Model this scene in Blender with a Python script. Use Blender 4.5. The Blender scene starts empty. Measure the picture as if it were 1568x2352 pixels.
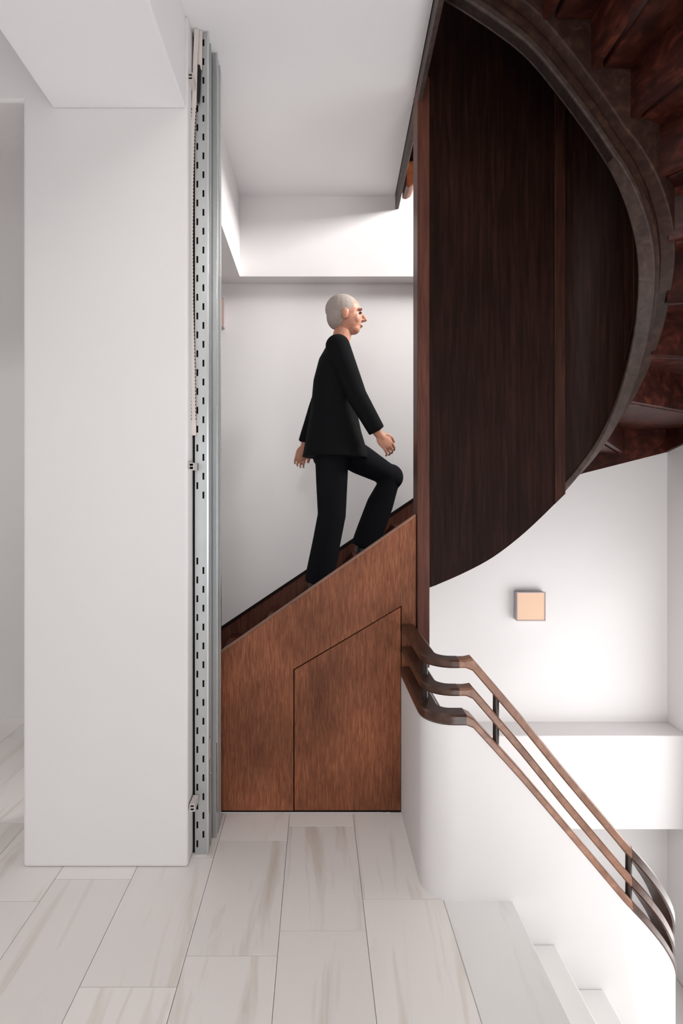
import bpy, bmesh, math, random
from mathutils import Vector, Matrix
random.seed(7)
D = bpy.data
S = bpy.context.scene
COL = S.collection

# ------------------------------------------------------------------ camera
F, VX, VY, EYE = 1266.0, 727.0, 1135.0, 1.51
cam = D.cameras.new('camera'); camo = D.objects.new('camera', cam); COL.objects.link(camo)
camo.location = (0, 0, EYE); camo.rotation_euler = (math.pi/2, 0, 0)
cam.sensor_fit = 'AUTO'; cam.sensor_width = 36.0
cam.lens = 36.0*F/2352.0
cam.shift_x = (784-VX)/2352.0; cam.shift_y = -(1176-VY)/2352.0
cam.clip_start = 0.02
S.camera = camo

# ------------------------------------------------------------------ world, lights, exposure
W = D.worlds.new('world'); S.world = W; W.use_nodes = True
W.node_tree.nodes['Background'].inputs[0].default_value = (0.86, 0.93, 1.0, 1)
W.node_tree.nodes['Background'].inputs[1].default_value = 0.6
S.view_settings.view_transform = 'Standard'; S.view_settings.look = 'None'
S.view_settings.gamma = 1.0; S.view_settings.use_curve_mapping = False
S.view_settings.exposure = 0.44
def area(name, loc, target, sx, sy, power, col=(1, 1, 1)):
    l = D.lights.new(name, 'AREA'); l.shape = 'RECTANGLE'; l.size = sx; l.size_y = sy
    l.energy = power; l.color = col
    o = D.objects.new(name, l); COL.objects.link(o); o.location = loc
    o.rotation_euler = (Vector(target)-Vector(loc)).to_track_quat('-Z', 'Y').to_euler()
    return o
area('added_front_stair_fill', (1.55, -2.46, 1.3), (1.55, 2.0, 1.3), 1.4, 3.0, 9, (1.0, 0.985, 0.975))  # unseen window light added to brighten the back wall of the stair
area('daylight_stair_window', (2.33, 2.20, -0.05), (0.0, 2.20, -0.05), 2.0, 1.9, 29, (1.0, 0.985, 0.975))
area('added_lower_front_fill', (1.25, -2.46, -1.7), (1.25, 2.0, -1.7), 1.8, 1.6, 62, (1.0, 0.985, 0.975))  # unseen lower window light added to lift the wall below the ledge
area('daylight_upper_stair_window', (2.33, 2.85, 3.80), (0.0, 2.85, 3.80), 1.2, 0.55, 118, (1.0, 0.985, 0.97))
area('added_hall_fill', (-1.2, -2.44, 1.35), (-0.4, 2.5, 1.35), 3.0, 2.0, 18, (1.0, 0.985, 0.985))  # unseen window light added behind the camera to fill the hall

# ------------------------------------------------------------------ geometry of the stair
CX, CY = 1.141, 2.395            # centre of the half-turn
YB, XR, YF = 3.713, 2.36, 0.95   # back wall, right wall, front limit of the stair
H = 3.674                        # storey height
CEIL = 3.448

# ------------------------------------------------------------------ materials
def newmat(name):
    m = D.materials.new(name); m.use_nodes = True
    nt = m.node_tree; b = nt.nodes['Principled BSDF']
    return m, nt, b
def N(nt, t, **kw):
    n = nt.nodes.new(t)
    for k, v in kw.items(): setattr(n, k, v)
    return n
def ramp(nt, stops):
    r = N(nt, 'ShaderNodeValToRGB'); e = r.color_ramp.elements
    while len(e) < len(stops): e.new(0.5)
    for i, (p, c) in enumerate(stops):
        e[i].position = p; e[i].color = (*c, 1)
    return r
def coords(nt, scale, rand=True):
    tc = N(nt, 'ShaderNodeTexCoord'); mp = N(nt, 'ShaderNodeMapping')
    mp.inputs['Scale'].default_value = scale
    if rand:
        oi = N(nt, 'ShaderNodeObjectInfo'); ml = N(nt, 'ShaderNodeMath', operation='MULTIPLY')
        ml.inputs[1].default_value = 37.0
        nt.links.new(oi.outputs['Random'], ml.inputs[0])
        ad = N(nt, 'ShaderNodeVectorMath', operation='ADD')
        nt.links.new(tc.outputs['Object'], ad.inputs[0]); nt.links.new(ml.outputs[0], ad.inputs[1])
        nt.links.new(ad.outputs[0], mp.inputs['Vector'])
    else:
        nt.links.new(tc.outputs['Object'], mp.inputs['Vector'])
    return mp
def wood(name, c0, c1, c2, grain=(70, 70, 5), rough=0.42, bump=0.12, cloud=0.35, coat=0.0, spec=0.4):
    m, nt, b = newmat(name)
    mp = coords(nt, grain)
    n1 = N(nt, 'ShaderNodeTexNoise'); n1.inputs['Scale'].default_value = 1.0
    n1.inputs['Detail'].default_value = 6; n1.inputs['Roughness'].default_value = 0.62
    n1.inputs['Distortion'].default_value = 0.6
    nt.links.new(mp.outputs[0], n1.inputs['Vector'])
    r = ramp(nt, [(0.25, c0), (0.5, c1), (0.78, c2)])
    nt.links.new(n1.outputs['Fac'], r.inputs[0])
    mp2 = coords(nt, (3.0, 3.0, 2.0))
    n2 = N(nt, 'ShaderNodeTexNoise'); n2.inputs['Scale'].default_value = 1.0; n2.inputs['Detail'].default_value = 2
    nt.links.new(mp2.outputs[0], n2.inputs['Vector'])
    mr = N(nt, 'ShaderNodeMapRange'); mr.inputs[1].default_value = 0.3; mr.inputs[2].default_value = 0.7
    mr.inputs[3].default_value = 1.0-cloud; mr.inputs[4].default_value = 1.0+cloud
    nt.links.new(n2.outputs['Fac'], mr.inputs[0])
    mx = N(nt, 'ShaderNodeVectorMath', operation='SCALE')
    nt.links.new(r.outputs[0], mx.inputs[0]); nt.links.new(mr.outputs[0], mx.inputs['Scale'])
    nt.links.new(mx.outputs[0], b.inputs['Base Color'])
    b.inputs['Roughness'].default_value = rough; b.inputs['Specular IOR Level'].default_value = spec
    b.inputs['Coat Weight'].default_value = coat; b.inputs['Coat Roughness'].default_value = 0.25
    bp = N(nt, 'ShaderNodeBump'); bp.inputs['Strength'].default_value = bump; bp.inputs['Distance'].default_value = 0.002
    nt.links.new(n1.outputs['Fac'], bp.inputs['Height']); nt.links.new(bp.outputs[0], b.inputs['Normal'])
    return m
def plain(name, col, rough=0.5, metal=0.0, bump=0.0, bscale=200.0, emit=None, estr=0.0, spec=0.5, var=0.0, vscale=6.0):
    m, nt, b = newmat(name)
    b.inputs['Base Color'].default_value = (*col, 1); b.inputs['Roughness'].default_value = rough
    b.inputs['Metallic'].default_value = metal; b.inputs['Specular IOR Level'].default_value = spec
    tc = N(nt, 'ShaderNodeTexCoord')
    if var:
        n = N(nt, 'ShaderNodeTexNoise'); n.inputs['Scale'].default_value = vscale; n.inputs['Detail'].default_value = 3
        nt.links.new(tc.outputs['Object'], n.inputs['Vector'])
        r = ramp(nt, [(0.3, tuple(c*(1-var) for c in col)), (0.7, tuple(min(1, c*(1+var)) for c in col))])
        nt.links.new(n.outputs['Fac'], r.inputs[0]); nt.links.new(r.outputs[0], b.inputs['Base Color'])
    if bump:
        n = N(nt, 'ShaderNodeTexNoise'); n.inputs['Scale'].default_value = bscale; n.inputs['Detail'].default_value = 3
        nt.links.new(tc.outputs['Object'], n.inputs['Vector'])
        bp = N(nt, 'ShaderNodeBump'); bp.inputs['Strength'].default_value = bump; bp.inputs['Distance'].default_value = 0.003
        nt.links.new(n.outputs['Fac'], bp.inputs['Height']); nt.links.new(bp.outputs[0], b.inputs['Normal'])
    if emit:
        b.inputs['Emission Color'].default_value = (*emit, 1); b.inputs['Emission Strength'].default_value = estr
    return m
def marble(name, base, vein, vein2, rough=0.32, scale=(9, 1.0, 9)):
    m, nt, b = newmat(name)
    mp = coords(nt, scale)
    n1 = N(nt, 'ShaderNodeTexNoise'); n1.inputs['Scale'].default_value = 1.0; n1.inputs['Detail'].default_value = 7
    n1.inputs['Roughness'].default_value = 0.55; n1.inputs['Distortion'].default_value = 0.9
    nt.links.new(mp.outputs[0], n1.inputs['Vector'])
    r = ramp(nt, [(0.30, vein), (0.44, base), (0.60, base), (0.74, vein2)])
    nt.links.new(n1.outputs['Fac'], r.inputs[0])
    oi = N(nt, 'ShaderNodeObjectInfo'); mr = N(nt, 'ShaderNodeMapRange')
    mr.inputs[3].default_value = 0.94; mr.inputs[4].default_value = 1.04
    nt.links.new(oi.outputs['Random'], mr.inputs[0])
    mx = N(nt, 'ShaderNodeVectorMath', operation='SCALE')
    nt.links.new(r.outputs[0], mx.inputs[0]); nt.links.new(mr.outputs[0], mx.inputs['Scale'])
    nt.links.new(mx.outputs[0], b.inputs['Base Color'])
    b.inputs['Roughness'].default_value = rough; b.inputs['Specular IOR Level'].default_value = 0.35
    return m
M = {}
M['plaster'] = plain('white_plaster', (0.82, 0.795, 0.79), 0.9, bump=0.05, bscale=60, spec=0.15, var=0.012, vscale=1.5)
M['ceiling'] = plain('ceiling_paint', (0.89, 0.875, 0.88), 0.9, bump=0.03, bscale=50, spec=0.1)
M['marble'] = marble('floor_marble', (0.86, 0.825, 0.795), (0.69, 0.63, 0.565), (0.79, 0.77, 0.75))
M['marble_step'] = marble('step_marble', (0.82, 0.805, 0.79), (0.72, 0.705, 0.69), (0.77, 0.76, 0.75))
M['grout'] = plain('grout', (0.58, 0.52, 0.47), 0.9)
M['oak'] = wood('stained_oak_veneer', (0.115, 0.037, 0.018), (0.225, 0.078, 0.037), (0.37, 0.148, 0.076), (150, 150, 13), 0.48, 0.12, 0.40, spec=0.22)  # broad cloud noise paints mottled light patches into the veneer
M['oak_h'] = wood('stained_oak_trim', (0.16, 0.075, 0.048), (0.23, 0.115, 0.078), (0.30, 0.16, 0.115), (10, 90, 10), 0.5)
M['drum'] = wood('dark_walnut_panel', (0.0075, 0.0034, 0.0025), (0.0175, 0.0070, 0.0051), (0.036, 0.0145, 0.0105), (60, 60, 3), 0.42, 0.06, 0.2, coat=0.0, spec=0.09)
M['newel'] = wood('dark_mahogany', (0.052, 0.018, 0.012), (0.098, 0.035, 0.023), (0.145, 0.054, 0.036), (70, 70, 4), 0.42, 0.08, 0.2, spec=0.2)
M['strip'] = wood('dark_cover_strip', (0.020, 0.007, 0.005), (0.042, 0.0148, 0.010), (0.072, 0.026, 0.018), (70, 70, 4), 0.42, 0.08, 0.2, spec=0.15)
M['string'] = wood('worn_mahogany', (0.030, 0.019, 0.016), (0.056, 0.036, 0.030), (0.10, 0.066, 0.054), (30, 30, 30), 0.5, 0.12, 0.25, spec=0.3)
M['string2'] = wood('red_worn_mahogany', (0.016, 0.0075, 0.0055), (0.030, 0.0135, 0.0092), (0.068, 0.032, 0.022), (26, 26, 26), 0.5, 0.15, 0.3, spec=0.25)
M['tread'] = wood('red_varnished_pine', (0.009, 0.0024, 0.0018), (0.036, 0.0078, 0.0048), (0.12, 0.028, 0.015), (14, 14, 22), 0.42, 0.2, 0.4, spec=0.22)
M['rail'] = wood('handrail_walnut', (0.034, 0.015, 0.010), (0.066, 0.029, 0.019), (0.125, 0.058, 0.037), (28, 28, 28), 0.30, 0.06, 0.3, coat=0.15)
M['raillight'] = wood('worn_handrail_beech', (0.17, 0.080, 0.050), (0.275, 0.138, 0.090), (0.41, 0.225, 0.15), (22, 22, 22), 0.32, 0.06, 0.25, coat=0.15)
M['orange'] = wood('orange_varnished_pine', (0.09, 0.024, 0.009), (0.15, 0.042, 0.015), (0.24, 0.075, 0.028), (30, 30, 30), 0.35)
M['post'] = plain('dark_bronze_post', (0.035, 0.026, 0.024), 0.35, metal=0.3)
M['steel'] = plain('galvanised_steel', (0.50, 0.515, 0.515), 0.42, metal=0.75, bump=0.02, bscale=30, var=0.06, vscale=5)
M['steelb'] = plain('bright_galvanised_steel', (0.66, 0.68, 0.69), 0.26, metal=0.95, bump=0.004, bscale=12, var=0.05)
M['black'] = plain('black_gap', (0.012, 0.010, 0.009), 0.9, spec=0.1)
M['foam'] = plain('cream_tape', (0.78, 0.70, 0.66), 0.85, bump=0.3, bscale=320)
M['felt'] = plain('black_felt', (0.03, 0.032, 0.032), 0.95, bump=0.5, bscale=500, spec=0.1)
M['clip'] = plain('white_plastic', (0.66, 0.61, 0.58), 0.5)
M['sticker'] = plain('paper_sticker', (0.66, 0.60, 0.58), 0.8)
M['lampbody'] = plain('mauve_lamp_metal', (0.42, 0.36, 0.37), 0.5)
M['diffuser'] = plain('peach_glass_diffuser', (0.62, 0.42, 0.30), 0.5, emit=(1.0, 0.62, 0.40), estr=0.16)
M['white_glow'] = plain('added_lamp_opal', (0.9, 0.88, 0.86), 0.4, emit=(1.0, 0.97, 0.94), estr=4.0)  # glow of the added hall lamp
M['glass'] = plain('window_glass', (0.8, 0.9, 1.0), 0.1)
M['frame'] = plain('window_frame_paint', (0.75, 0.74, 0.73), 0.5)
M['skin'] = plain('skin', (0.50, 0.235, 0.155), 0.5, spec=0.35, var=0.08, vscale=14)
M['hair'] = plain('short_grey_hair', (0.36, 0.30, 0.27), 0.8, bump=0.6, bscale=260)
M['jacket'] = plain('black_wool', (0.0075, 0.0075, 0.0085), 0.95, bump=0.25, bscale=160, spec=0.08)
M['trousers'] = plain('black_cotton', (0.008, 0.008, 0.010), 0.95, bump=0.15, bscale=120, spec=0.08)
M['shoe'] = plain('black_leather', (0.010, 0.009, 0.009), 0.4)
M['eye'] = plain('dark_eye', (0.03, 0.02, 0.015), 0.3)
M['lip'] = plain('lip', (0.36, 0.13, 0.10), 0.5)

# ------------------------------------------------------------------ helpers
def tag(o, label=None, cat=None, group=None, kind=None):
    if label: o['label'] = label
    if cat: o['category'] = cat
    if group: o['group'] = group
    if kind: o['kind'] = kind
    return o
def wloc(o):
    v = Vector((0, 0, 0))
    while o: v += o.location; o = o.parent
    return v
def mk(name, verts, faces, mat, parent=None, smooth=False, bevel=0.0, seg=2, fix=True):
    """one mesh object from world-space vertices; origin at the centre of its base"""
    vs = [Vector(v) for v in verts]
    lo = Vector((min(v.x for v in vs), min(v.y for v in vs), min(v.z for v in vs)))
    hi = Vector((max(v.x for v in vs), max(v.y for v in vs), max(v.z for v in vs)))
    org = Vector(((lo.x+hi.x)/2, (lo.y+hi.y)/2, lo.z))
    me = D.meshes.new(name); me.from_pydata([tuple(v-org) for v in vs], [], faces)
    if fix:
        bm = bmesh.new(); bm.from_mesh(me); bmesh.ops.recalc_face_normals(bm, faces=bm.faces); bm.to_mesh(me); bm.free()
    me.materials.append(mat if not isinstance(mat, str) else M[mat])
    if smooth:
        for p in me.polygons: p.use_smooth = True
    o = D.objects.new(name, me); COL.objects.link(o)
    o.location = org
    if parent: o.parent = parent; o.location = org - wloc(parent)
    if bevel:
        b = o.modifiers.new('bevel', 'BEVEL'); b.width = bevel; b.segments = seg; b.limit_method = 'ANGLE'
    return o
def empty(name, loc, label, cat, group=None):
    o = D.objects.new(name, None); COL.objects.link(o); o.location = loc; o.empty_display_size = 0.1
    return tag(o, label, cat, group)
def boxvf(x0, x1, y0, y1, z0, z1, off=0):
    v = [(x0, y0, z0), (x1, y0, z0), (x1, y1, z0), (x0, y1, z0), (x0, y0, z1), (x1, y0, z1), (x1, y1, z1), (x0, y1, z1)]
    f = [(0, 3, 2, 1), (4, 5, 6, 7), (0, 1, 5, 4), (1, 2, 6, 5), (2, 3, 7, 6), (3, 0, 4, 7)]
    return v, [tuple(i+off for i in q) for q in f]
def box(name, x0, x1, y0, y1, z0, z1, mat, parent=None, bevel=0.0, **k):
    v, f = boxvf(x0, x1, y0, y1, z0, z1); return mk(name, v, f, mat, parent, bevel=bevel, **k)
def prism_xy(name, poly, z0, z1, mat, parent=None, bevel=0.0, **k):
    n = len(poly); v = [(x, y, z0) for x, y in poly]+[(x, y, z1) for x, y in poly]
    f = [tuple(range(n))[::-1], tuple(range(n, 2*n))]+[(i, (i+1) % n, (i+1) % n+n, i+n) for i in range(n)]
    return mk(name, v, f, mat, parent, bevel=bevel, **k)
def prism_xz(name, poly, y0, y1, mat, parent=None, bevel=0.0, **k):
    n = len(poly); v = [(x, y0, z) for x, z in poly]+[(x, y1, z) for x, z in poly]
    f = [tuple(range(n)), tuple(range(n, 2*n))[::-1]]+[(i, (i+1) % n, (i+1) % n+n, i+n) for i in range(n)]
    return mk(name, v, f, mat, parent, bevel=bevel, **k)
def rings(name, rs, mat, parent=None, smooth=False, caps=True, closed=False, bevel=0.0):
    """rs: list of rings (equal length lists of points), skinned"""
    n = len(rs[0]); v = [p for r in rs for p in r]; f = []
    m = len(rs)
    for i in range(m if closed else m-1):
        a, b = i*n, ((i+1) % m)*n
        for j in range(n):
            f.append((a+j, a+(j+1) % n, b+(j+1) % n, b+j))
    if caps and not closed: f += [tuple(range(n))[::-1], tuple(range((m-1)*n, m*n))]
    return mk(name, v, f, mat, parent, smooth=smooth, bevel=bevel)
def lerp_tab(tab, x):
    if x <= tab[0][0]: return tab[0][1]
    for (a, va), (b, vb) in zip(tab, tab[1:]):
        if x <= b: return va+(vb-va)*(x-a)/(b-a)
    (a, va), (b, vb) = tab[-2], tab[-1]
    return vb+(vb-va)/(b-a)*(x-b)
def sharp(o, ang=35):
    for p in o.data.polygons: p.use_smooth = True
    o.data.set_sharp_from_angle(angle=math.radians(ang)); return o
def struct(o): o['kind'] = 'structure'; return o

# ------------------------------------------------------------------ the setting: floor with marble slabs
floor = struct(prism_xy('floor', [(-3.6, -2.5), (0.70, -2.5), (0.70, 2.12), (0.44, 2.12), (0.44, 2.62), (-1.1, 2.62), (-1.1, YB), (-3.6, YB)], -0.24, -0.012, 'grout'))
JX = [0.471-0.2995*k for k in range(0, 11)]
YJ = [2.056, 1.908, 1.803, 1.689, 2.1625, 2.044, 1.93, 2.22, 2.10, 1.97]
def tile(x0, x1, y0, y1):
    g = 0.0009
    return box('marble_tile', x0+g, x1-g, y0+g, y1-g, -0.014, random.uniform(-0.0005, 0.0), 'marble', floor, bevel=0.0004, seg=1)
for c in range(10):
    x1, x0 = JX[c], JX[c+1]
    y = YJ[c]
    while y > -0.5: y -= 0.6
    while y < YB:
        ya, yb = y, y+0.6
        lim = 2.615 if x1 > -1.1 else YB
        yb = min(yb, lim)
        if yb-ya > 0.03: tile(x0, x1, ya, yb)
        y += 0.6
y = 2.09
while y > -0.5:
    box('nosing_slab', 0.4718, 0.727, y-1.2+0.001, y, -0.03, 0.0, 'marble_step', floor, bevel=0.003)
    y -= 1.2
# hall slabs behind the camera, outside the pieces picked out above
struct(box('floor_hall', -3.6, 0.70, -2.5, -1.12, -0.012, -0.001, 'marble'))

# walls
struct(box('wall_back', -3.6, XR+0.2, YB, YB+0.2, -3.8, 7.2, 'plaster'))
def wall_with_hole(name, axis, c0, c1, a0, a1, z0, z1, holes):
    """a wall slab with rectangular openings; axis 'x': slab spans x c0..c1, runs along y; axis 'y': slab spans y"""
    cuts_a = sorted({a0, a1, *[h[0] for h in holes], *[h[1] for h in holes]})
    cuts_z = sorted({z0, z1, *[h[2] for h in holes], *[h[3] for h in holes]})
    v, f = [], []
    for p, q in zip(cuts_a, cuts_a[1:]):
        for r, s in zip(cuts_z, cuts_z[1:]):
            if any(h[0] <= p and q <= h[1] and h[2] <= r and s <= h[3] for h in holes): continue
            bv, bf = boxvf(c0, c1, p, q, r, s, len(v)) if axis == 'x' else boxvf(p, q, c0, c1, r, s, len(v))
            v += bv; f += bf
    return struct(mk(name, v, f, 'plaster', fix=False))
wall_with_hole('wall_right', 'x', XR, XR+0.2, -2.5, YB, -3.8, 7.2, [(1.15, 3.25, -1.05, 0.95), (2.2, 3.5, 3.45, 4.15)])
wall_with_hole('wall_front', 'y', -2.7, -2.5, -3.6, XR+0.2, -3.8, 7.2, [(-2.7, 0.3, 0.3, 2.4), (0.80, 2.30, -0.25, 2.85), (0.30, 2.20, -2.55, -0.85)])
struct(box('wall_left', -3.8, -3.6, -2.7, YB+0.2, -3.8, 7.2, 'plaster'))
struct(box('ceiling_upper', -3.8, XR+0.2, -2.7, YB+0.2, 7.2, 7.4, 'ceiling'))
struct(box('floor_lower', -3.8, XR+0.2, -2.7, YB+0.2, -3.9, -H, 'marble_step'))
def window(name, axis, c, a0, a1, z0, z1):
    t = 0.05; P = lambda n, p, q, r, s, m, d=0.03: (box(n, c, c+d, p, q, r, s, m, w) if axis == 'x' else box(n, p, q, c-d, c, r, s, m, w))
    w = D.objects.new(name, None); COL.objects.link(w); w['kind'] = 'structure'
    w.location = (c, (a0+a1)/2, z0) if axis == 'x' else ((a0+a1)/2, c, z0)
    P('window_frame', a0, a0+t, z0, z1, 'frame', 0.06); P('window_frame', a1-t, a1, z0, z1, 'frame', 0.06)
    P('window_frame', a0+t, a1-t, z0, z0+t, 'frame', 0.06); P('window_frame', a0+t, a1-t, z1-t, z1, 'frame', 0.06)
    mid = (a0+a1)/2; P('window_mullion', mid-0.025, mid+0.025, z0+t, z1-t, 'frame', 0.05)
window('added_window_1', 'y', -2.6, 0.80, 2.30, -0.25, 2.85)  # added unseen window around the front stair fill light
window('added_window_5', 'y', -2.6, 0.30, 2.20, -2.55, -0.85)  # added unseen window for the lower storey fill light
window('window_4', 'x', XR+0.10, 1.15, 3.25, -1.05, 0.95)
window('window_2', 'x', XR+0.10, 2.2, 3.5, 3.45, 4.15)
window('added_window_3', 'y', -2.6, -2.7, 0.3, 0.3, 2.4)  # added unseen window behind the camera for the hall fill light

# pillar, lintel, beams, ceiling
struct(prism_xz('wall_pillar', [(-1.188, 0.0), (-0.521, 0.0), (-0.521, CEIL), (-3.6, CEIL), (-3.6, 3.10), (-1.188, 3.10)], 2.229, 2.60, 'plaster', bevel=0.012, seg=3))
cv = [(2.50, 3.099)]+[(YB-0.75+0.75*math.sin(math.radians(a)), 3.099-0.75*(1-math.cos(math.radians(a)))) for a in range(0, 91, 6)]+[(YB, CEIL), (2.50, CEIL)]
n = len(cv); v = [(-3.6, y, z) for y, z in cv]+[(-1.07, y, z) for y, z in cv]
sharp(struct(mk('ceiling_side', v, [tuple(range(n)), tuple(range(n, 2*n))[::-1]]+[(i, (i+1) % n, (i+1) % n+n, i+n) for i in range(n)], 'plaster')))
struct(box('trim_2', -1.065, -0.53, -2.5, 2.2292, 3.07, CEIL+0.01, 'ceiling', bevel=0.006))
struct(box('trim_3', -1.065, -0.50, 2.58, YB, 2.926, CEIL+0.01, 'plaster'))
struct(box('trim_4', -0.56, XR, 3.585, YB, 2.9262, H-0.02, 'plaster'))
struct(box('trim_5', 0.44, XR, 3.499, YB, -0.62, -0.024, 'plaster', bevel=0.006))
struct(prism_xy('ceiling', [(-3.6, -2.5), (0.70, -2.5), (0.70, 2.04), (0.452, 2.04), (0.508, 3.60), (0.508, YB), (-3.6, YB)], CEIL, H-0.004, 'ceiling'))
# partition that closes the cupboard under the stair
struct(prism_xz('wall_closet', [(0.40, -0.24), (0.48, -0.24), (0.48, 1.0), (0.40, 1.0)], 2.66, YB, 'plaster'))

# ------------------------------------------------------------------ stair layout shared by both flights
def zk(k): return 0.216+0.182*(k-1)-{10: 0.03, 11: 0.055, 12: 0.055, 13: 0.05, 14: 0.03, 15: 0.01}.get(k, 0.0)
def nose(k, inner=None):
    """nosing line of step k: (inner point, outer point)"""
    if k <= 9:
        x = -1.096+0.265*(k-1); yi = 2.653 if x < 0.47 else CY+0.35
        return (x, yi), (x, YB-0.02), 0
    if k <= 17:
        t = math.radians((k-10+0.5)*22.5); d = (math.sin(t), math.cos(t))
        a = (CX+0.346*d[0], CY+0.346*d[1])
        best = 9
        if d[0] > 1e-6: best = min(best, (XR-0.003-CX)/d[0])
        if d[1] > 1e-6: best = min(best, (YB-0.003-CY)/d[1])
        if d[1] < -1e-6: best = min(best, (YF-CY)/d[1])
        return a, (CX+d[0]*best, CY+d[1]*best), math.degrees(t)
    x = {18: 1.063, 19: 0.885, 20: 0.727, 21: 0.5}[k]
    return (x, CY-0.35), (x, YF), 180
CORN = [(math.degrees(math.atan2(XR-CX, YB-CY)), (XR-0.003, YB-0.003)), (math.degrees(math.atan2(XR-CX, YF-CY)), (XR-0.003, YF))]
def step_poly(k):
    a, b, t0 = nose(k); c, d, t1 = nose(k+1)
    poly = [a, b]
    for tc, p in CORN:
        if t0 < tc < t1: poly.append(p)
    poly += [d, c]
    return poly
def shift_along(a, b, off):
    """move segment a-b up the flight by off (perpendicular, clockwise turn)"""
    dx, dy = b[0]-a[0], b[1]-a[1]; L = math.hypot(dx, dy)
    n = (dy/L, -dx/L)
    return (a[0]+n[0]*off, a[1]+n[1]*off), (b[0]+n[0]*off, b[1]+n[1]*off)
def build_steps(parent, ks, dz, tmat, rmat, tt, names=('tread', 'riser'), zfun=zk):
    for k in ks:
        z = zfun(k)+dz
        if k < 20:
            prism_xy(names[0], step_poly(k), z-tt, z, tmat, parent, bevel=0.006)
        a, b, _ = nose(k)
        if 10 <= k <= 17: a = (a[0]+(CX-a[0])*0.05, a[1]+(CY-a[1])*0.05)
        p, q = shift_along(a, b, 0.02); r, s = shift_along(a, b, 0.045)
        prism_xy(names[1], [p, q, s, r], zfun(k-1)+dz-tt if k > 1 else 0.0, z-tt, rmat, parent)

# ------------------------------------------------------------------ upper wooden staircase
stair = empty('wooden_staircase', (0.2, 3.1, 0.0), 'dark brown wooden staircase winding up and around behind the tall dark panel', 'staircase')
build_steps(stair, range(1, 21), 0.0, 'tread', 'tread', 0.04)

# inner string: bottom edge height against position u (u<0 straight back, 0..180 degrees of turn, >180 straight return)
STR = [(0.533-CX, 1.066), (0.688-CX, 1.132), (0.832-CX, 1.206), (0.977-CX, 1.318), (0.0, 1.475)]
ARC = [(0, 1.475), (28, 1.608), (34, 1.648), (51, 1.752), (66, 1.877), (81, 2.020), (93, 2.144), (107, 2.267), (121, 2.418), (126, 2.44), (150, 2.596), (171, 2.752), (180, 2.81)]
RET = [(0.0, 2.81), (0.067, 2.91), (0.186, 3.072), (0.316, 3.233), (0.464, 3.343), (0.636, 3.453), (0.70, 3.49)]
def string_samples(x0):
    R0 = 0.22; La = math.pi*R0; L0 = CX-x0; Lr = CX-0.482
    def raw(t):
        if t < L0: return lerp_tab(STR, t-L0)
        if t < L0+La: return lerp_tab(ARC, math.degrees((t-L0)/R0))
        return lerp_tab(RET, t-L0-La)
    n = 150; tot = L0+La+Lr; st = tot/n
    def sm(t):
        a = w = 0.0
        h = min(0.075, t, tot-t)
        for q in range(-6, 7):
            g = 1-(q/7)**2; a += g*raw(t+h*q/6); w += g
        return a/w
    out = []
    ts = sorted({round(L0*i/20, 5) for i in range(21)} | {round(L0+La*i/60, 5) for i in range(61)} | {round(L0+La+Lr*i/24, 5) for i in range(25)})
    for t in ts:
        z = sm(t)
        if t < L0-1e-4: out.append(('b', x0+t, z))
        elif t < L0+La-1e-4: out.append(('a', max(0.0, math.degrees((t-L0)/R0)), z))
        else: out.append(('r', max(0.0, t-L0-La), z))
    return out
def upt(kind, u, r):
    if kind == 'b': return (u, CY+r)
    if kind == 'a':
        t = math.radians(u); return (CX+r*math.sin(t), CY+r*math.cos(t))
    return (CX-u, CY-r)
SS = string_samples(0.527)
def band(name, r0, r1, zb, zt, mat, parent, ss=SS, bevel=0.004):
    rs = []
    for kind, u, z in ss:
        a, b = upt(kind, u, r0), upt(kind, u, r1)
        z0 = zb(z, kind, u); z1 = zt(z, kind, u)
        rs.append([(*a, z0), (*b, z0), (*b, z1), (*a, z1)])
    o = sharp(rings(name, rs, mat, parent, bevel=bevel))
    if bevel: o.modifiers[0].harden_normals = True
    return o
up = []
# well panel: tall closed sheet of dark boards on the well side
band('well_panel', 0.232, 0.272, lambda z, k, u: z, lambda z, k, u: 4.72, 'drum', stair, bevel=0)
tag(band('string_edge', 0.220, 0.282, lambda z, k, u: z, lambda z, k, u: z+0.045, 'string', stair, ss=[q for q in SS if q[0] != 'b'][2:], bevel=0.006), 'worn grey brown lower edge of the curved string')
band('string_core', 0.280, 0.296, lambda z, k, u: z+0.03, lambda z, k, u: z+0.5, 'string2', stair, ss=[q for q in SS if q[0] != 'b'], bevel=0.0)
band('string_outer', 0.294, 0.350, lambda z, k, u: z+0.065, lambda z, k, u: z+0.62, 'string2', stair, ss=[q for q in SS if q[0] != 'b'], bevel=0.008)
# first straight board of the well panel, overlapped by the cover strip
first = [s for s in SS if s[0] == 'b' and s[1] < 1.12]
first.append(('b', 1.128, lerp_tab([(s[1], s[2]) for s in SS if s[0] == 'b'], 1.128)))
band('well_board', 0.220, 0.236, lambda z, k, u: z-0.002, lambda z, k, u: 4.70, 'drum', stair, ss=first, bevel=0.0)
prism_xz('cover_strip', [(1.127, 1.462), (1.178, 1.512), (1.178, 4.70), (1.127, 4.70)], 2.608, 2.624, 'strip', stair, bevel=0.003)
a1 = [s for s in SS if s[0] == 'a' and 78 < s[1] < 96]
rsx = []
for k_, u_, z_ in a1:
    a, b = upt(k_, u_, 0.222), upt(k_, u_, 0.234); zz = z_+0.10
    rsx.append([(*a, zz), (*b, zz), (*b, 4.6), (*a, 4.6)])
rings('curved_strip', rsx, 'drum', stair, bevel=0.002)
# newel board and ceiling edge
box('newel_board', 0.475, 0.533, 2.600, 2.715, 0.690, 3.478, 'newel', stair, bevel=0.004)
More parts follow.
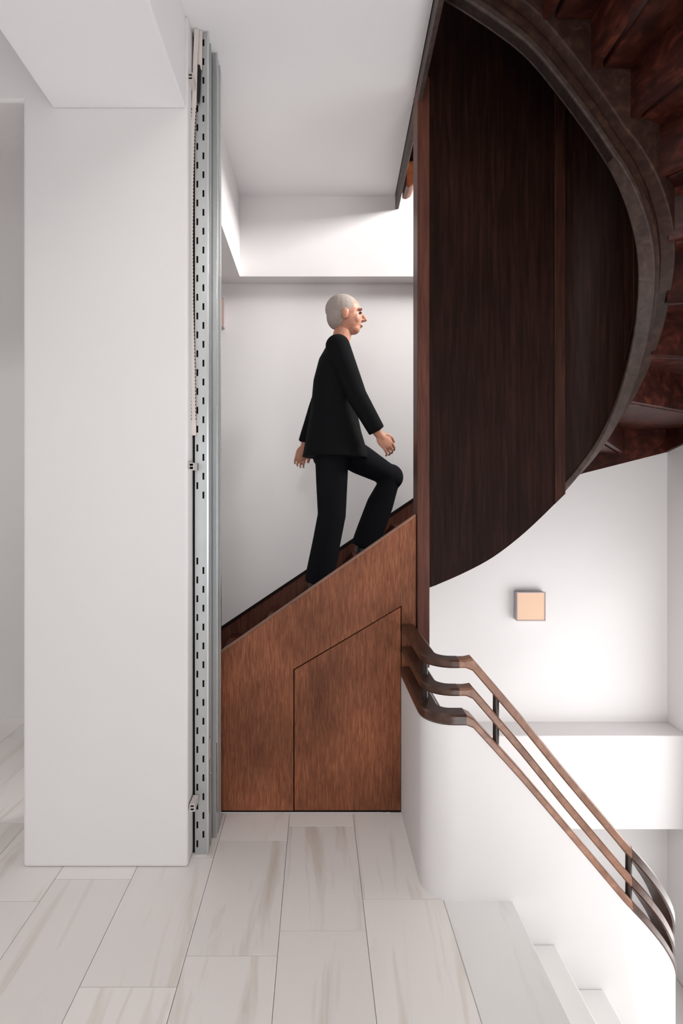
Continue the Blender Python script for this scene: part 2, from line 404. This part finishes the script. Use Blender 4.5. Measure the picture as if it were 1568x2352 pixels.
# wall string (skirting) along the back wall
def sk(x): return 0.604+0.669*(x+0.642)
prism_xz('wall_string', [(-1.15, sk(-1.15)-0.30), (1.05, sk(1.05)-0.34), (1.05, sk(1.05)), (-1.15, sk(-1.15))], YB-0.022, YB-0.001, 'newel', stair, bevel=0.003)
prism_xz('wall_string_cap', [(-1.15, sk(-1.15)), (1.05, sk(1.05)), (1.05, sk(1.05)+0.016), (-1.15, sk(-1.15)+0.016)], YB-0.03, YB-0.001, 'black', stair)

prism_xz('outer_string', [(1.05, 1.396), (1.787, 1.650), (XR-0.02, 1.790), (XR-0.02, 2.24), (1.787, 2.10), (1.05, 1.77)], YB-0.024, YB-0.001, 'tread', stair, bevel=0.003)
ys = [(YB-0.001, 1.790), (3.0, 1.95), (2.0, 2.27), (YF, 2.66)]
v = []
for xx in (XR-0.024, XR-0.001):
    v += [(xx, yy, zz) for yy, zz in ys]+[(xx, yy, zz+0.45) for yy, zz in ys[::-1]]
mk('outer_string', v, [tuple(range(8)), tuple(range(8, 16))[::-1]]+[(i, (i+1) % 8, (i+1) % 8+8, i+8) for i in range(8)], 'tread', stair, bevel=0.003)

# landing edge board with the curved end of the flight above
edge = empty('landing_edge_board', (0.48, 2.8, 3.35), 'narrow grey brown board edging the ceiling opening beside the tall post', 'board')
a, b = (0.456, 2.053), (0.5105, 3.583)
prism_xy('edge_board', [a, (a[0]+0.022, a[1]), (b[0]+0.022, b[1]), b], 3.362, H, 'string', edge, bevel=0.003)
top = empty('upper_flight_foot', (0.58, 3.38, 3.36), 'rounded orange brown wooden stair end seen behind the ceiling edge board', 'stair end')
pr = [(0.536, 3.515), (0.536, 3.362), (0.56, 3.358), (0.585, 3.372), (0.60, 3.40), (0.615, 3.515)]
prism_xz('curved_block', pr, 3.31, 3.46, 'orange', top, bevel=0.006)
box('string_end', 0.536, 0.63, 3.20, 3.48, 3.515, 4.10, 'drum', top, bevel=0.004)

# ------------------------------------------------------------------ panelling under the stair with its door
pan = empty('understair_panelling', (0.0, 2.63, 0.0), 'reddish brown oak panelling under the stair with a slanted flush door', 'panelling')
def pz(x): return 0.756+0.704*(x+0.452)
prism_xz('panel', [(-1.09, 0.009), (-0.1105, 0.009), (-0.1105, 0.6785), (0.403, 0.9815), (0.403, 0.665), (0.470, 0.665), (0.470, pz(0.470)), (-1.09, pz(-1.09))], 2.615, 2.642, 'oak', pan)
prism_xz('door', [(-0.1055, 0.009), (0.3985, 0.009), (0.3985, 0.9735), (-0.1055, 0.6745)], 2.616, 2.640, 'oak', pan, bevel=0.0015)
prism_xz('panel_cap', [(-1.09, pz(-1.09)), (0.470, pz(0.470)), (0.470, pz(0.470)+0.010), (-1.09, pz(-1.09)+0.010)], 2.611, 2.650, 'oak_h', pan, bevel=0.002)
box('base_shade_strip', -1.0, 0.403, 2.617, 2.643, 0.0, 0.009, 'black', pan)  # black strip painting in the line of shade under the panelling
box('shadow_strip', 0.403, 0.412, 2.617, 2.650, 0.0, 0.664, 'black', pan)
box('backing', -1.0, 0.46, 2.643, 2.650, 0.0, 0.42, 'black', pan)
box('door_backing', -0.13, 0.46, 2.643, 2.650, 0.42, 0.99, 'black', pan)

# ------------------------------------------------------------------ white parapet and the marble flight going down
def cl_path(off=0.0, n_arc=36, back_to=0.66):
    """centre line of the parapet from the panelling round to the far side; off>0 is towards the hall"""
    P = []
    for i in range(5):
        y = 2.612+(2.155-2.612)*i/4; P.append(('v', (0.45-off, y), 0.0))
    for i in range(1, 10):
        t = math.radians(90*i/9); r = 0.06+off
        P.append(('c', (0.51-r*math.cos(t), 2.155-r*math.sin(t)), 0.0))
    for i in range(0, 25):
        x = 0.53+(CX-0.53)*i/24; P.append(('s', (x, CY-0.30-off), x))
    for i in range(1, n_arc):
        t = math.radians(180*i/n_arc); r = 0.30+off
        P.append(('a', (CX+r*math.sin(t), CY-r*math.cos(t)), 180*i/n_arc))
    for i in range(0, 9):
        x = CX+(back_to-CX)*i/8; P.append(('b', (x, CY+0.30+off), CX-x))
    return P
CAPS = [(0.572, 0.652), (0.651, 0.565), (0.764, 0.440), (0.926, 0.250), (1.087, 0.059), (1.141, -0.005)]
CAPA = [(0, -0.005), (13.4, -0.092), (28, -0.196), (40, -0.288), (57, -0.42), (90, -0.66), (180, -1.28)]
def cap_z(kind, u):
    if kind in 'vc': return 0.652
    if kind == 's': return lerp_tab(CAPS, u)
    if kind == 'a': return lerp_tab(CAPA, u)
    return -1.28-0.7*u
rs = []
for (k0, o, u), (_, i, _2) in zip(cl_path(0.05), cl_path(-0.05)):
    z = cap_z(k0, u)
    zb = -0.20 if k0 in 'vc' else (min(-0.20, -0.2-1.05*(u-0.56)) if k0 == 's' else z-1.0)
    rs.append([(*o, zb), (*i, zb), (*i, z), (*o, z)])
par = struct(rings('wall_parapet', rs, 'plaster', None, smooth=True))
sharp(par)
low = empty('marble_staircase', (1.4, 1.6, -1.9), 'white marble steps going down to the right beside the white parapet', 'staircase')
def zlow(k):
    if k >= 20: return H
    return {19: H-0.160, 18: H-0.325}.get(k, zk(k)+0.03)
build_steps(low, range(8, 21), -H, 'marble_step', 'marble_step', 0.03, zfun=zlow)

# handrail: three wooden rails on round posts
hr = empty('handrail', (0.75, 2.1, 0.6), 'triple brown wooden handrail running down along the top of the white parapet', 'handrail')
def rail_z(kind, u, which):
    z = cap_z(kind, u)
    if which == 0: return z
    t = 0.0 if kind in 'vc' else (min(1, max(0, (u-0.572)/0.35)) if kind == 's' else 1)
    return z+((0.106-0.022*t) if which == 1 else (0.210-0.022*t))
def section(c, nrm, w, h, z0, ch=0.007):
    """rounded rectangle section, nrm = horizontal outward normal"""
    pts = [(-w/2+ch, 0), (w/2-ch, 0), (w/2, ch), (w/2, h-ch), (w/2-ch, h), (-w/2+ch, h), (-w/2, h-ch), (-w/2, ch)]
    return [(c[0]+nrm[0]*a, c[1]+nrm[1]*a, z0+b) for a, b in pts]
def rail(which, w, hh, off, i0, i1, mat, name):
    P = cl_path(off); Pn = cl_path(off+0.01)
    rr = []
    for j in range(i0, i1):
        k, c, u = P[j]; d = (Pn[j][1][0]-c[0], Pn[j][1][1]-c[1]); L = math.hypot(*d)
        z = rail_z(k, u, which)
        slope = 0 if k in 'vc' or (k == 's' and u < 0.572) else 1
        rr.append(section(c, (d[0]/L, d[1]/L), w, hh*((1.5 if which else 0.95) if slope else 1), z))
    return sharp(rings(name, rr, mat, hr), 30)
NP = len(cl_path())
for which, hh in ((0, 0.040), (1, 0.030), (2, 0.032)):
    w = 0.078 if which == 0 else 0.062
    off = 0.016 if which == 0 else 0.018
    js = 15 if which else 16
    nm = ('cap_rail', 'middle_rail', 'top_rail')[which]
    tag(rail(which, w, hh, off, 0, js, 'rail', nm), 'dark curved end of the '+nm.replace('_', ' '))
    tag(rail(which, w*0.98, hh*0.97, off, js-1, 40, 'raillight', nm), 'worn light brown sloping length of the '+nm.replace('_', ' '))
    tag(rail(which, w, hh, off, 39, NP-2, 'rail', nm), 'lower turned end of the '+nm.replace('_', ' '))
def post(x, y, z0, z1, r=0.0115):
    rr = [[(x+r*math.cos(2*math.pi*i/14), y+r*math.sin(2*math.pi*i/14), z) for i in range(14)] for z in (z0, z1)]
    return rings('post', rr, 'post', hr, smooth=False)
OFF = 0.018
post(0.45-OFF, 2.20, 0.690, 0.760); post(0.45-OFF, 2.20, 0.786, 0.864)
for x in (0.675, 1.176):
    k = 's' if x < CX else 'a'
    if k == 's': u = x; px_, py_ = x, CY-0.30-OFF
    else:
        t = math.asin((x-CX)/(0.30+OFF)); u = math.degrees(t); px_, py_ = x, CY-(0.30+OFF)*math.cos(t)
    post(px_, py_, rail_z(k, u, 0)+0.03, rail_z(k, u, 1)+0.012); post(px_, py_, rail_z(k, u, 1)+0.02, rail_z(k, u, 2)+0.012)

# ------------------------------------------------------------------ wall lamps
def wall_lamp(xc, zc, label):
    y1 = YB; y0 = YB-0.058; h = 0.096
    L = empty('wall_lamp', (xc, YB-0.03, zc-h), label, 'wall lamp', 'square wall lamps on the back wall')
    box('housing', xc-h, xc+h, y0+0.012, y1, zc-h, zc+h, 'lampbody', L, bevel=0.006)
    t = 0.006
    v, f = [], []
    for bx in ((xc-h, xc-h+t, zc-h, zc+h), (xc+h-t, xc+h, zc-h, zc+h), (xc-h+t, xc+h-t, zc-h, zc-h+t), (xc-h+t, xc+h-t, zc+h-t, zc+h)):
        bv, bf = boxvf(bx[0], bx[1], y0, y0+0.016, bx[2], bx[3], len(v)); v += bv; f += bf
    fr = mk('frame', v, f, 'lampbody', L, fix=False)
    box('diffuser', xc-h+t, xc+h-t, y0+0.004, y0+0.013, zc-h+t, zc+h-t, 'diffuser', fr)
wall_lamp(1.4225, 0.764, 'square wall lamp with glowing peach front on white wall under the dark stair panel')
wall_lamp(-0.712, 2.715, 'square peach wall lamp half hidden behind the metal studs')

# added round ceiling lamp, unseen above the viewpoint, to brighten the hall floor
hl = empty('added_ceiling_lamp', (-0.25, 0.05, CEIL-0.09), 'added round white ceiling lamp brightening the marble hall floor', 'ceiling lamp')
def disc(r0, z, n=40): return [(-0.25+r0*math.cos(2*math.pi*i/n), 0.05+r0*math.sin(2*math.pi*i/n), z) for i in range(n)]
rings('added_lamp_housing', [disc(0.27, CEIL-0.001), disc(0.28, CEIL-0.05), disc(0.27, CEIL-0.07)], 'frame', hl)
rings('added_lamp_diffuser', [disc(0.26, CEIL-0.071), disc(0.255, CEIL-0.080)], 'white_glow', hl)
ll = D.lights.new('added_hall_lamp_light', 'AREA'); ll.shape = 'DISK'; ll.size = 0.5; ll.energy = 17; ll.color = (1.0, 0.975, 0.95)
lo_ = D.objects.new('added_hall_lamp_light', ll); COL.objects.link(lo_); lo_.parent = hl; lo_.location = (0, 0, 0.004)

# ------------------------------------------------------------------ metal studs leaning on the pillar
def slotted(name, x0, x1, y, z0, z1, cols, pitch, sl, sw, parent, skip=None, th=0.0012):
    """flange sheet with two columns of real slots"""
    xs = sorted({x0, x1, *[c-sw/2 for c, _ in cols], *[c+sw/2 for c, _ in cols]})
    ivs = []
    for c, ph in cols:
        z = z0+0.03+ph
        while z+sl < z1-0.02:
            if not (skip and skip[0] < z < skip[1]): ivs.append((c, z, z+sl))
            z += pitch
    zs = sorted({z0, z1, *[a for _, a, _ in ivs], *[b for _, _, b in ivs]})
    idx = {}; v = []; f = []
    def vid(i, j):
        if (i, j) not in idx:
            idx[(i, j)] = len(v); v.append((xs[i], y, zs[j]))
        return idx[(i, j)]
    holes = {(round(c-sw/2, 5), a, b) for c, a, b in ivs}
    for i in range(len(xs)-1):
        col_h = [(a, b) for cc, a, b in holes if abs(cc-xs[i]) < 1e-4]
        for j in range(len(zs)-1):
            m = (zs[j]+zs[j+1])/2
            if any(a < m < b for a, b in col_h): continue
            f.append((vid(i, j), vid(i+1, j), vid(i+1, j+1), vid(i, j+1)))
    o = mk(name, v, f, 'steel', parent, fix=False)
    s = o.modifiers.new('sheet', 'SOLIDIFY'); s.thickness = th; s.offset = -1
    return o
ZT = CEIL-0.002
sa = empty('perforated_steel_stud', (-0.486, 2.36, 0.0), 'tall galvanised steel stud with two rows of slots against the white pillar', 'metal stud')
slotted('slotted_flange', -0.5100, -0.4585, 2.310, 0.0, ZT, [(-0.500, 0.0), (-0.4745, 0.0395)], 0.079, 0.029, 0.0078, sa, skip=(1.22, 1.47))
sa_web = box('web', -0.4600, -0.4585, 2.3105, 2.405, 0.0, ZT, 'steelb', sa)
box('stiffening_rib', -0.4585, -0.4555, 2.333, 2.345, 0.0, ZT, 'steelb', sa, bevel=0.001)
box('stiffening_rib', -0.4585, -0.4555, 2.366, 2.382, 0.0, ZT, 'steel', sa, bevel=0.001)
box('hollow_shade_fill', -0.5205, -0.4605, 2.322, 2.400, 0.0, ZT-0.01, 'black', sa)  # black fill painting in the shade behind the slots and beside the pillar
box('return_lip', -0.4585, -0.4520, 2.304, 2.310, 0.0, ZT, 'steelb', sa)
tag(box('paper_label', -0.4552, -0.4545, 2.320, 2.362, 0.385, 0.47, 'sticker', sa_web), 'pale paper label')
sb = empty('plain_steel_stud', (-0.45, 2.48, 0.0), 'plain galvanised steel stud behind the slotted one, nearest the oak panelling', 'metal stud')
box('front_flange', -0.4800, -0.4405, 2.420, 2.4215, 0.0, ZT, 'steel', sb)
sb_web = box('web', -0.4420, -0.4405, 2.4215, 2.548, 0.0, ZT, 'steelb', sb)
box('rear_flange', -0.4800, -0.4405, 2.548, 2.5495, 0.0, ZT, 'steel', sb)
for y in (2.455, 2.486, 2.512):
    box('stiffening_rib', -0.4405, -0.4375, y, y+0.012, 0.0, ZT, 'steelb' if y != 2.486 else 'steel', sb, bevel=0.001)
box('edge_bead', -0.4405, -0.4340, 2.416, 2.4235, 0.42, ZT, 'steelb', sb, bevel=0.001)
def screw(p, parent):
    r = 0.0035; x, y, z = p
    rr = [[(x+d, y+r*k*math.cos(2*math.pi*i/8), z+r*k*math.sin(2*math.pi*i/8)) for i in range(8)] for d, k in ((0, 1), (0.002, 0.9), (0.003, 0.4))]
    rings('screw', rr, 'steelb', parent)
for z in (0.31, 0.62, 1.95, 2.75): screw((-0.4555, 2.374, z), sa_web)
for z in (0.40, 0.80, 1.60, 2.50): screw((-0.4375, 2.50, z), sb_web)
# loose cream tape hanging down the pillar edge
def P3(px, py, Y): return ((px-VX)/F*Y, Y, EYE-(py-VY)/F*Y)
def ribbon(name, pts, w, mat, parent=None, th=0.0025):
    rr = []
    for (px, py, Y) in pts:
        x, y, z = P3(px, py, Y)
        z = min(z, ZT-0.002)
        rr.append([(x-w/2, y, z), (x+w/2, y, z), (x+w/2, y+th, z), (x-w/2, y+th, z)])
    return rings(name, rr, mat, parent)
tp = empty('cream_tape', (-0.51, 2.29, 1.6), 'cream tape strip hanging beside the slotted stud from the ceiling', 'tape')
long_strip = ribbon('long_strip', [(451, 66, 2.290), (448, 150, 2.292), (446, 230, 2.294), (442, 300, 2.294), (439, 420, 2.292), (438, 560, 2.292), (439, 700, 2.296), (443, 860, 2.300), (445, 1000, 2.303)], 0.0185, 'foam', tp)
ribbon('short_strip', [(460, 66, 2.300), (459, 160, 2.300)], 0.017, 'foam', tp)
# toothed edge of the long strip
v, f = [], []
for i in range(90):
    py = 250+i*8; px = lerp_tab([(230, 446), (300, 442), (420, 439), (560, 438), (700, 439), (860, 443), (1000, 445)], py)
    for sgn in (-1, 1):
        x, y, z = P3(px, py, 2.2905); x += sgn*0.0092
        bv, bf = boxvf(x-0.0012, x+0.0012, y, y+0.002, z-0.0035, z+0.0035, len(v)); v += bv; f += bf
o = mk('stitched_edge', v, f, 'black', long_strip, fix=False); o['kind'] = 'stuff'
ft = P3(456, 235, 2.2985); ft2 = P3(456, 148, 2.2985)
fp = [(ft2[0]-0.010, ft2[2]-0.004), (ft2[0]-0.004, ft2[2]), (ft2[0]+0.006, ft2[2]-0.004), (ft2[0]+0.009, ft2[2]-0.020), (ft2[0]+0.007, ft[2]+0.06), (ft[0]+0.003, ft[2]+0.005), (ft[0]-0.003, ft[2]), (ft[0]-0.010, ft[2]+0.02)]
tag(prism_xz('felt_pad', fp, 2.2965, 2.3035, 'felt'), 'small black felt pad wedged under the cream tape near the ceiling', 'felt pad')
def clip(px, py, label):
    x, y, z = P3(px, py, 2.235); w = 0.0105; h = 0.0145
    c = empty('cable_clip', (x, 2.26, z-h), label, 'clip', 'pale square clips on the pillar edge')
    t = 0.003
    v, f = [], []
    for bx in ((x-w, x-w+t, z-h, z+h), (x+w-t, x+w, z-h, z+h), (x-w+t, x+w-t, z-h, z-h+t), (x-w+t, x+w-t, z+h-t, z+h), (x-w+t, x+w-t, z-t/2, z+t/2)):
        bv, bf = boxvf(bx[0], bx[1], 2.235, 2.306, bx[2], bx[3], len(v)); v += bv; f += bf
    mk('shell', v, f, 'clip', c, fix=False)
    box('dark_core', x-w+t, x+w-t, 2.242, 2.304, z-h+t, z+h-t, 'black', c)
clip(437, 175, 'pale square clip on the pillar edge, topmost near the ceiling')
clip(439, 1071, 'pale square clip on the pillar edge at mid height')
clip(441, 1856, 'pale square clip on the pillar edge close to the floor')

# ------------------------------------------------------------------ person climbing the stair
class MB:
    def __init__(s): s.v = []; s.f = []
    def ell(s, c, r, rot=None, nu=20, nv=12):
        o = len(s.v); R = rot or Matrix.Identity(3)
        for j in range(nv+1):
            ph = math.pi*j/nv
            for i in range(nu):
                th = 2*math.pi*i/nu
                p = R @ Vector((r[0]*math.sin(ph)*math.cos(th), r[1]*math.sin(ph)*math.sin(th), r[2]*math.cos(ph)))
                s.v.append(tuple(Vector(c)+p))
        for j in range(nv):
            for i in range(nu):
                s.f.append((o+j*nu+i, o+(j+1)*nu+i, o+(j+1)*nu+(i+1) % nu, o+j*nu+(i+1) % nu))
    def tube(s, pts, n=14, ball=True):
        """pts: (point, radius or (rx, ry)); round ends"""
        P = [Vector(p) for p, _ in pts]; o = len(s.v)
        rr = [(r, r) if not isinstance(r, tuple) else r for _, r in pts]
        ref = None
        for i, p in enumerate(P):
            d = (P[min(i+1, len(P)-1)]-P[max(i-1, 0)]).normalized()
            up = Vector((0, 1, 0)) if abs(d.y) < 0.9 else Vector((1, 0, 0))
            a = up.cross(d).normalized(); b = d.cross(a).normalized()
            for k in range(n):
                t = 2*math.pi*k/n
                s.v.append(tuple(p+a*rr[i][0]*math.cos(t)+b*rr[i][1]*math.sin(t)))
        m = len(P)
        for i in range(m-1):
            for k in range(n):
                s.f.append((o+i*n+k, o+i*n+(k+1) % n, o+(i+1)*n+(k+1) % n, o+(i+1)*n+k))
        s.f.append(tuple(o+k for k in range(n))[::-1]); s.f.append(tuple(o+(m-1)*n+k for k in range(n)))
        if ball:
            for e in (0, -1):
                r = min(rr[e]); s.ell(P[e], (r, r, r), nu=12, nv=8)
    def build(s, name, mat, parent, voxel=0.006, smooth=6):
        o = mk(name, s.v, s.f, mat, parent, smooth=True)
        r = o.modifiers.new('union', 'REMESH'); r.mode = 'VOXEL'; r.voxel_size = voxel; r.use_smooth_shade = True
        if smooth:
            m = o.modifiers.new('smooth', 'SMOOTH'); m.iterations = smooth; m.factor = 0.5
        return o
PY = 3.19
T0, T1 = zk(5), zk(6)      # treads under the two feet
person = empty('person', (0.08, PY, T0), 'person in a long black jacket and black trousers walking up the stair', 'person')
YR_, YL_ = PY-0.085, PY+0.085
hipR, hipL = (0.085, YR_, T0+0.86), (0.095, YL_, T0+0.87)
kneeR, ankR = (0.085, YR_, T0+0.45), (0.015, YR_, T0+0.085)
kneeL, ankL = (0.435, YL_, T1+0.485), (0.290, YL_, T1+0.09)
neckb = (0.125, PY, T0+1.42); chest = (0.105, PY, T0+1.25); waist = (0.095, PY, T0+1.02)
shR, shL = (0.115, PY-0.175, T0+1.375), (0.115, PY+0.175, T0+1.375)
elR, wrR = (0.215, PY-0.225, T0+1.095), (0.335, PY-0.195, T0+0.895)
elL, wrL = (0.005, PY+0.225, T0+1.10), (-0.075, PY+0.215, T0+0.865)
hc = (0.168, PY, T0+1.598)       # head centre
body = MB()
body.tube([((0.090, PY, T0+0.86), (0.10, 0.155)), (waist, (0.085, 0.135)), (chest, (0.105, 0.155)), ((0.115, PY, T0+1.37), (0.08, 0.13))], 18)
body.tube([((0.122, PY, T0+1.38), 0.058), ((0.150, PY, T0+1.50), 0.052)], 14)
for h, k, a in ((hipR, kneeR, ankR), (hipL, kneeL, ankL)):
    body.tube([(h, 0.078), (tuple((Vector(h)+Vector(k))/2), 0.068), (k, 0.052), (tuple(Vector(k).lerp(Vector(a), 0.35)), 0.052), (a, 0.035)])
for s_, e, w in ((shR, elR, wrR), (shL, elL, wrL)):
    body.tube([(s_, 0.05), (tuple((Vector(s_)+Vector(e))/2), 0.042), (e, 0.036), (tuple(Vector(e).lerp(Vector(w), 0.35)), 0.036), (w, 0.024)])
body.tube([(shR, 0.05), ((0.12, PY, T0+1.40), 0.06), (shL, 0.05)])
# head: cranium, face, jaw, nose, brow, ears (facing +x, chin slightly up)
body.ell((hc[0]-0.012, PY, hc[2]+0.030), (0.098, 0.076, 0.086))
body.ell((hc[0]+0.022, PY, hc[2]-0.020), (0.070, 0.064, 0.085))
body.ell((hc[0]+0.042, PY, hc[2]-0.075), (0.042, 0.043, 0.034))
body.tube([((hc[0]+0.088, PY, hc[2]+0.012), 0.008), ((hc[0]+0.112, PY, hc[2]-0.022), 0.013)], 10)
body.ell((hc[0]+0.096, PY, hc[2]-0.028), (0.014, 0.017, 0.010))
for sg in (-1, 1):
    body.ell((hc[0]-0.008, PY+sg*0.076, hc[2]-0.008), (0.020, 0.009, 0.033))
    body.ell((hc[0]+0.078, PY+sg*0.028, hc[2]+0.026), (0.014, 0.022, 0.008))
    body.ell((hc[0]+0.052, PY+sg*0.030, hc[2]-0.026), (0.030, 0.030, 0.034))
body.ell((hc[0]+0.084, PY, hc[2]-0.056), (0.012, 0.022, 0.007)); body.ell((hc[0]+0.082, PY, hc[2]-0.067), (0.011, 0.019, 0.006))
# hands: palm, four fingers, thumb
def hand(wr, d, side, out, curl):
    w = Vector(wr); d = Vector(d).normalized(); out = Vector(out).normalized()   # out: back of hand
    lat = d.cross(out).normalized()*side                                         # towards the thumb
    pc = w+d*0.05
    R = Matrix((d, lat, out)).transposed()
    body.ell(tuple(pc), (0.052, 0.040, 0.016), R)
    body.tube([(tuple(w-d*0.01), 0.025), (tuple(w+d*0.03), 0.022)])
    for i, L in enumerate((0.070, 0.078, 0.073, 0.058)):
        b0 = w+d*0.088+lat*(0.029-0.0195*i)
        p = [b0-d*0.02, b0]
        ang = 0.0; q = b0
        for fr, a in ((0.45, 0.35), (0.32, 0.6), (0.23, 0.4)):
            ang += a*curl; q = q+(d*math.cos(ang)-out*math.sin(ang))*L*fr; p.append(q)
        body.tube([(tuple(p[j]), 0.0080-0.0005*j) for j in range(len(p))], 8)
    b0 = w+d*0.030+lat*0.030
    body.tube([(tuple(w+d*0.02+lat*0.015), 0.014), (tuple(b0+lat*0.008+d*0.01), 0.012), (tuple(b0+lat*0.020+d*0.036-out*0.008), 0.0105), (tuple(b0+lat*0.019+d*0.060-out*0.018), 0.009)], 8)
hand(wrR, (0.62, 0.10, -0.75), -1, (0.25, -0.93, 0.1), 1.1)
hand(wrL, (-0.30, -0.05, -0.95), 1, (-0.2, 0.95, 0.0), 1.0)
body.build('body', 'skin', person, 0.004, 2)
# eyes, brows, lips
for sg in (-1, 1):
    e = MB(); e.ell((hc[0]+0.0835, PY+sg*0.031, hc[2]+0.007), (0.008, 0.013, 0.006), nu=10, nv=6)
    mk('eye', e.v, e.f, 'eye', person, smooth=True)
    e = MB(); e.ell((hc[0]+0.088, PY+sg*0.031, hc[2]+0.027), (0.006, 0.021, 0.004), nu=10, nv=6)
    mk('eyebrow', e.v, e.f, 'hair', person, smooth=True)
e = MB(); e.ell((hc[0]+0.092, PY, hc[2]-0.061), (0.006, 0.019, 0.006), nu=12, nv=6)
mk('lips', e.v, e.f, 'lip', person, smooth=True)
# short hair: cap over the back and crown
hv = MB()
hv.ell((hc[0]-0.022, PY, hc[2]+0.038), (0.098, 0.082, 0.086))
hv.ell((hc[0]-0.050, PY, hc[2]-0.006), (0.062, 0.073, 0.075))
hv.build('hair', 'hair', person, 0.005, 3)
# jacket: flared body and sleeves
jk = MB()
hem = T0+0.775
jk.tube([((0.105, PY, hem), (0.190, 0.235)), ((0.106, PY, hem+0.03), (0.186, 0.232)), ((0.100, PY, T0+0.92), (0.158, 0.212)), ((0.098, PY, T0+1.06), (0.132, 0.192)), ((0.103, PY, T0+1.22), (0.122, 0.186)), ((0.112, PY, T0+1.335), (0.100, 0.172)), ((0.120, PY, T0+1.40), (0.070, 0.115)), ((0.130, PY, T0+1.455), (0.060, 0.064))], 28, ball=False)
for s_, e_, w in ((shR, elR, wrR), (shL, elL, wrL)):
    s_, e_, w = Vector(s_), Vector(e_), Vector(w)
    jk.tube([(tuple(s_), 0.068), (tuple(s_.lerp(e_, 0.5)), 0.062), (tuple(e_), 0.056), (tuple(e_.lerp(w, 0.5)), 0.051), (tuple(e_.lerp(w, 0.93)), 0.047)], 16, ball=False)
    jk.ell(tuple(s_), (0.068, 0.068, 0.066)); jk.ell(tuple(e_), (0.056, 0.056, 0.056))
jk.build('jacket', 'jacket', person, 0.007, 5)
tr = MB()
tr.tube([((0.09, PY, T0+0.80), (0.118, 0.165)), ((0.093, PY, T0+0.98), (0.105, 0.155))], 18, ball=True)
for h, k, a in ((hipR, kneeR, ankR), (hipL, kneeL, ankL)):
    h, k, a = Vector(h), Vector(k), Vector(a)
    tr.tube([(tuple(h), 0.098), (tuple(h.lerp(k, 0.5)), 0.090), (tuple(k), 0.080), (tuple(k.lerp(a, 0.4)), 0.079), (tuple(k.lerp(a, 0.86)), 0.082), (tuple(k.lerp(a, 1.06)), 0.080)], 18, ball=False)
    tr.ell(tuple(k), (0.080, 0.080, 0.080))
    tr.ell(tuple(h), (0.098, 0.098, 0.098))
tr.build('trousers', 'trousers', person, 0.007, 5)
def shoe(ank, z):
    m = MB(); x, y = ank[0], ank[1]
    m.ell((x-0.012, y, z+0.050), (0.050, 0.040, 0.045))
    m.ell((x+0.075, y, z+0.040), (0.085, 0.042, 0.038))
    m.ell((x+0.135, y-0.004, z+0.030), (0.065, 0.043, 0.028))
    m.tube([((x-0.045, y, z+0.012), (0.010, 0.034)), ((x+0.19, y, z+0.012), (0.010, 0.036))], 12)
    sh = m.build('shoe', 'shoe', person, 0.005, 3)
shoe(ankR, T0); shoe(ankL, T1)
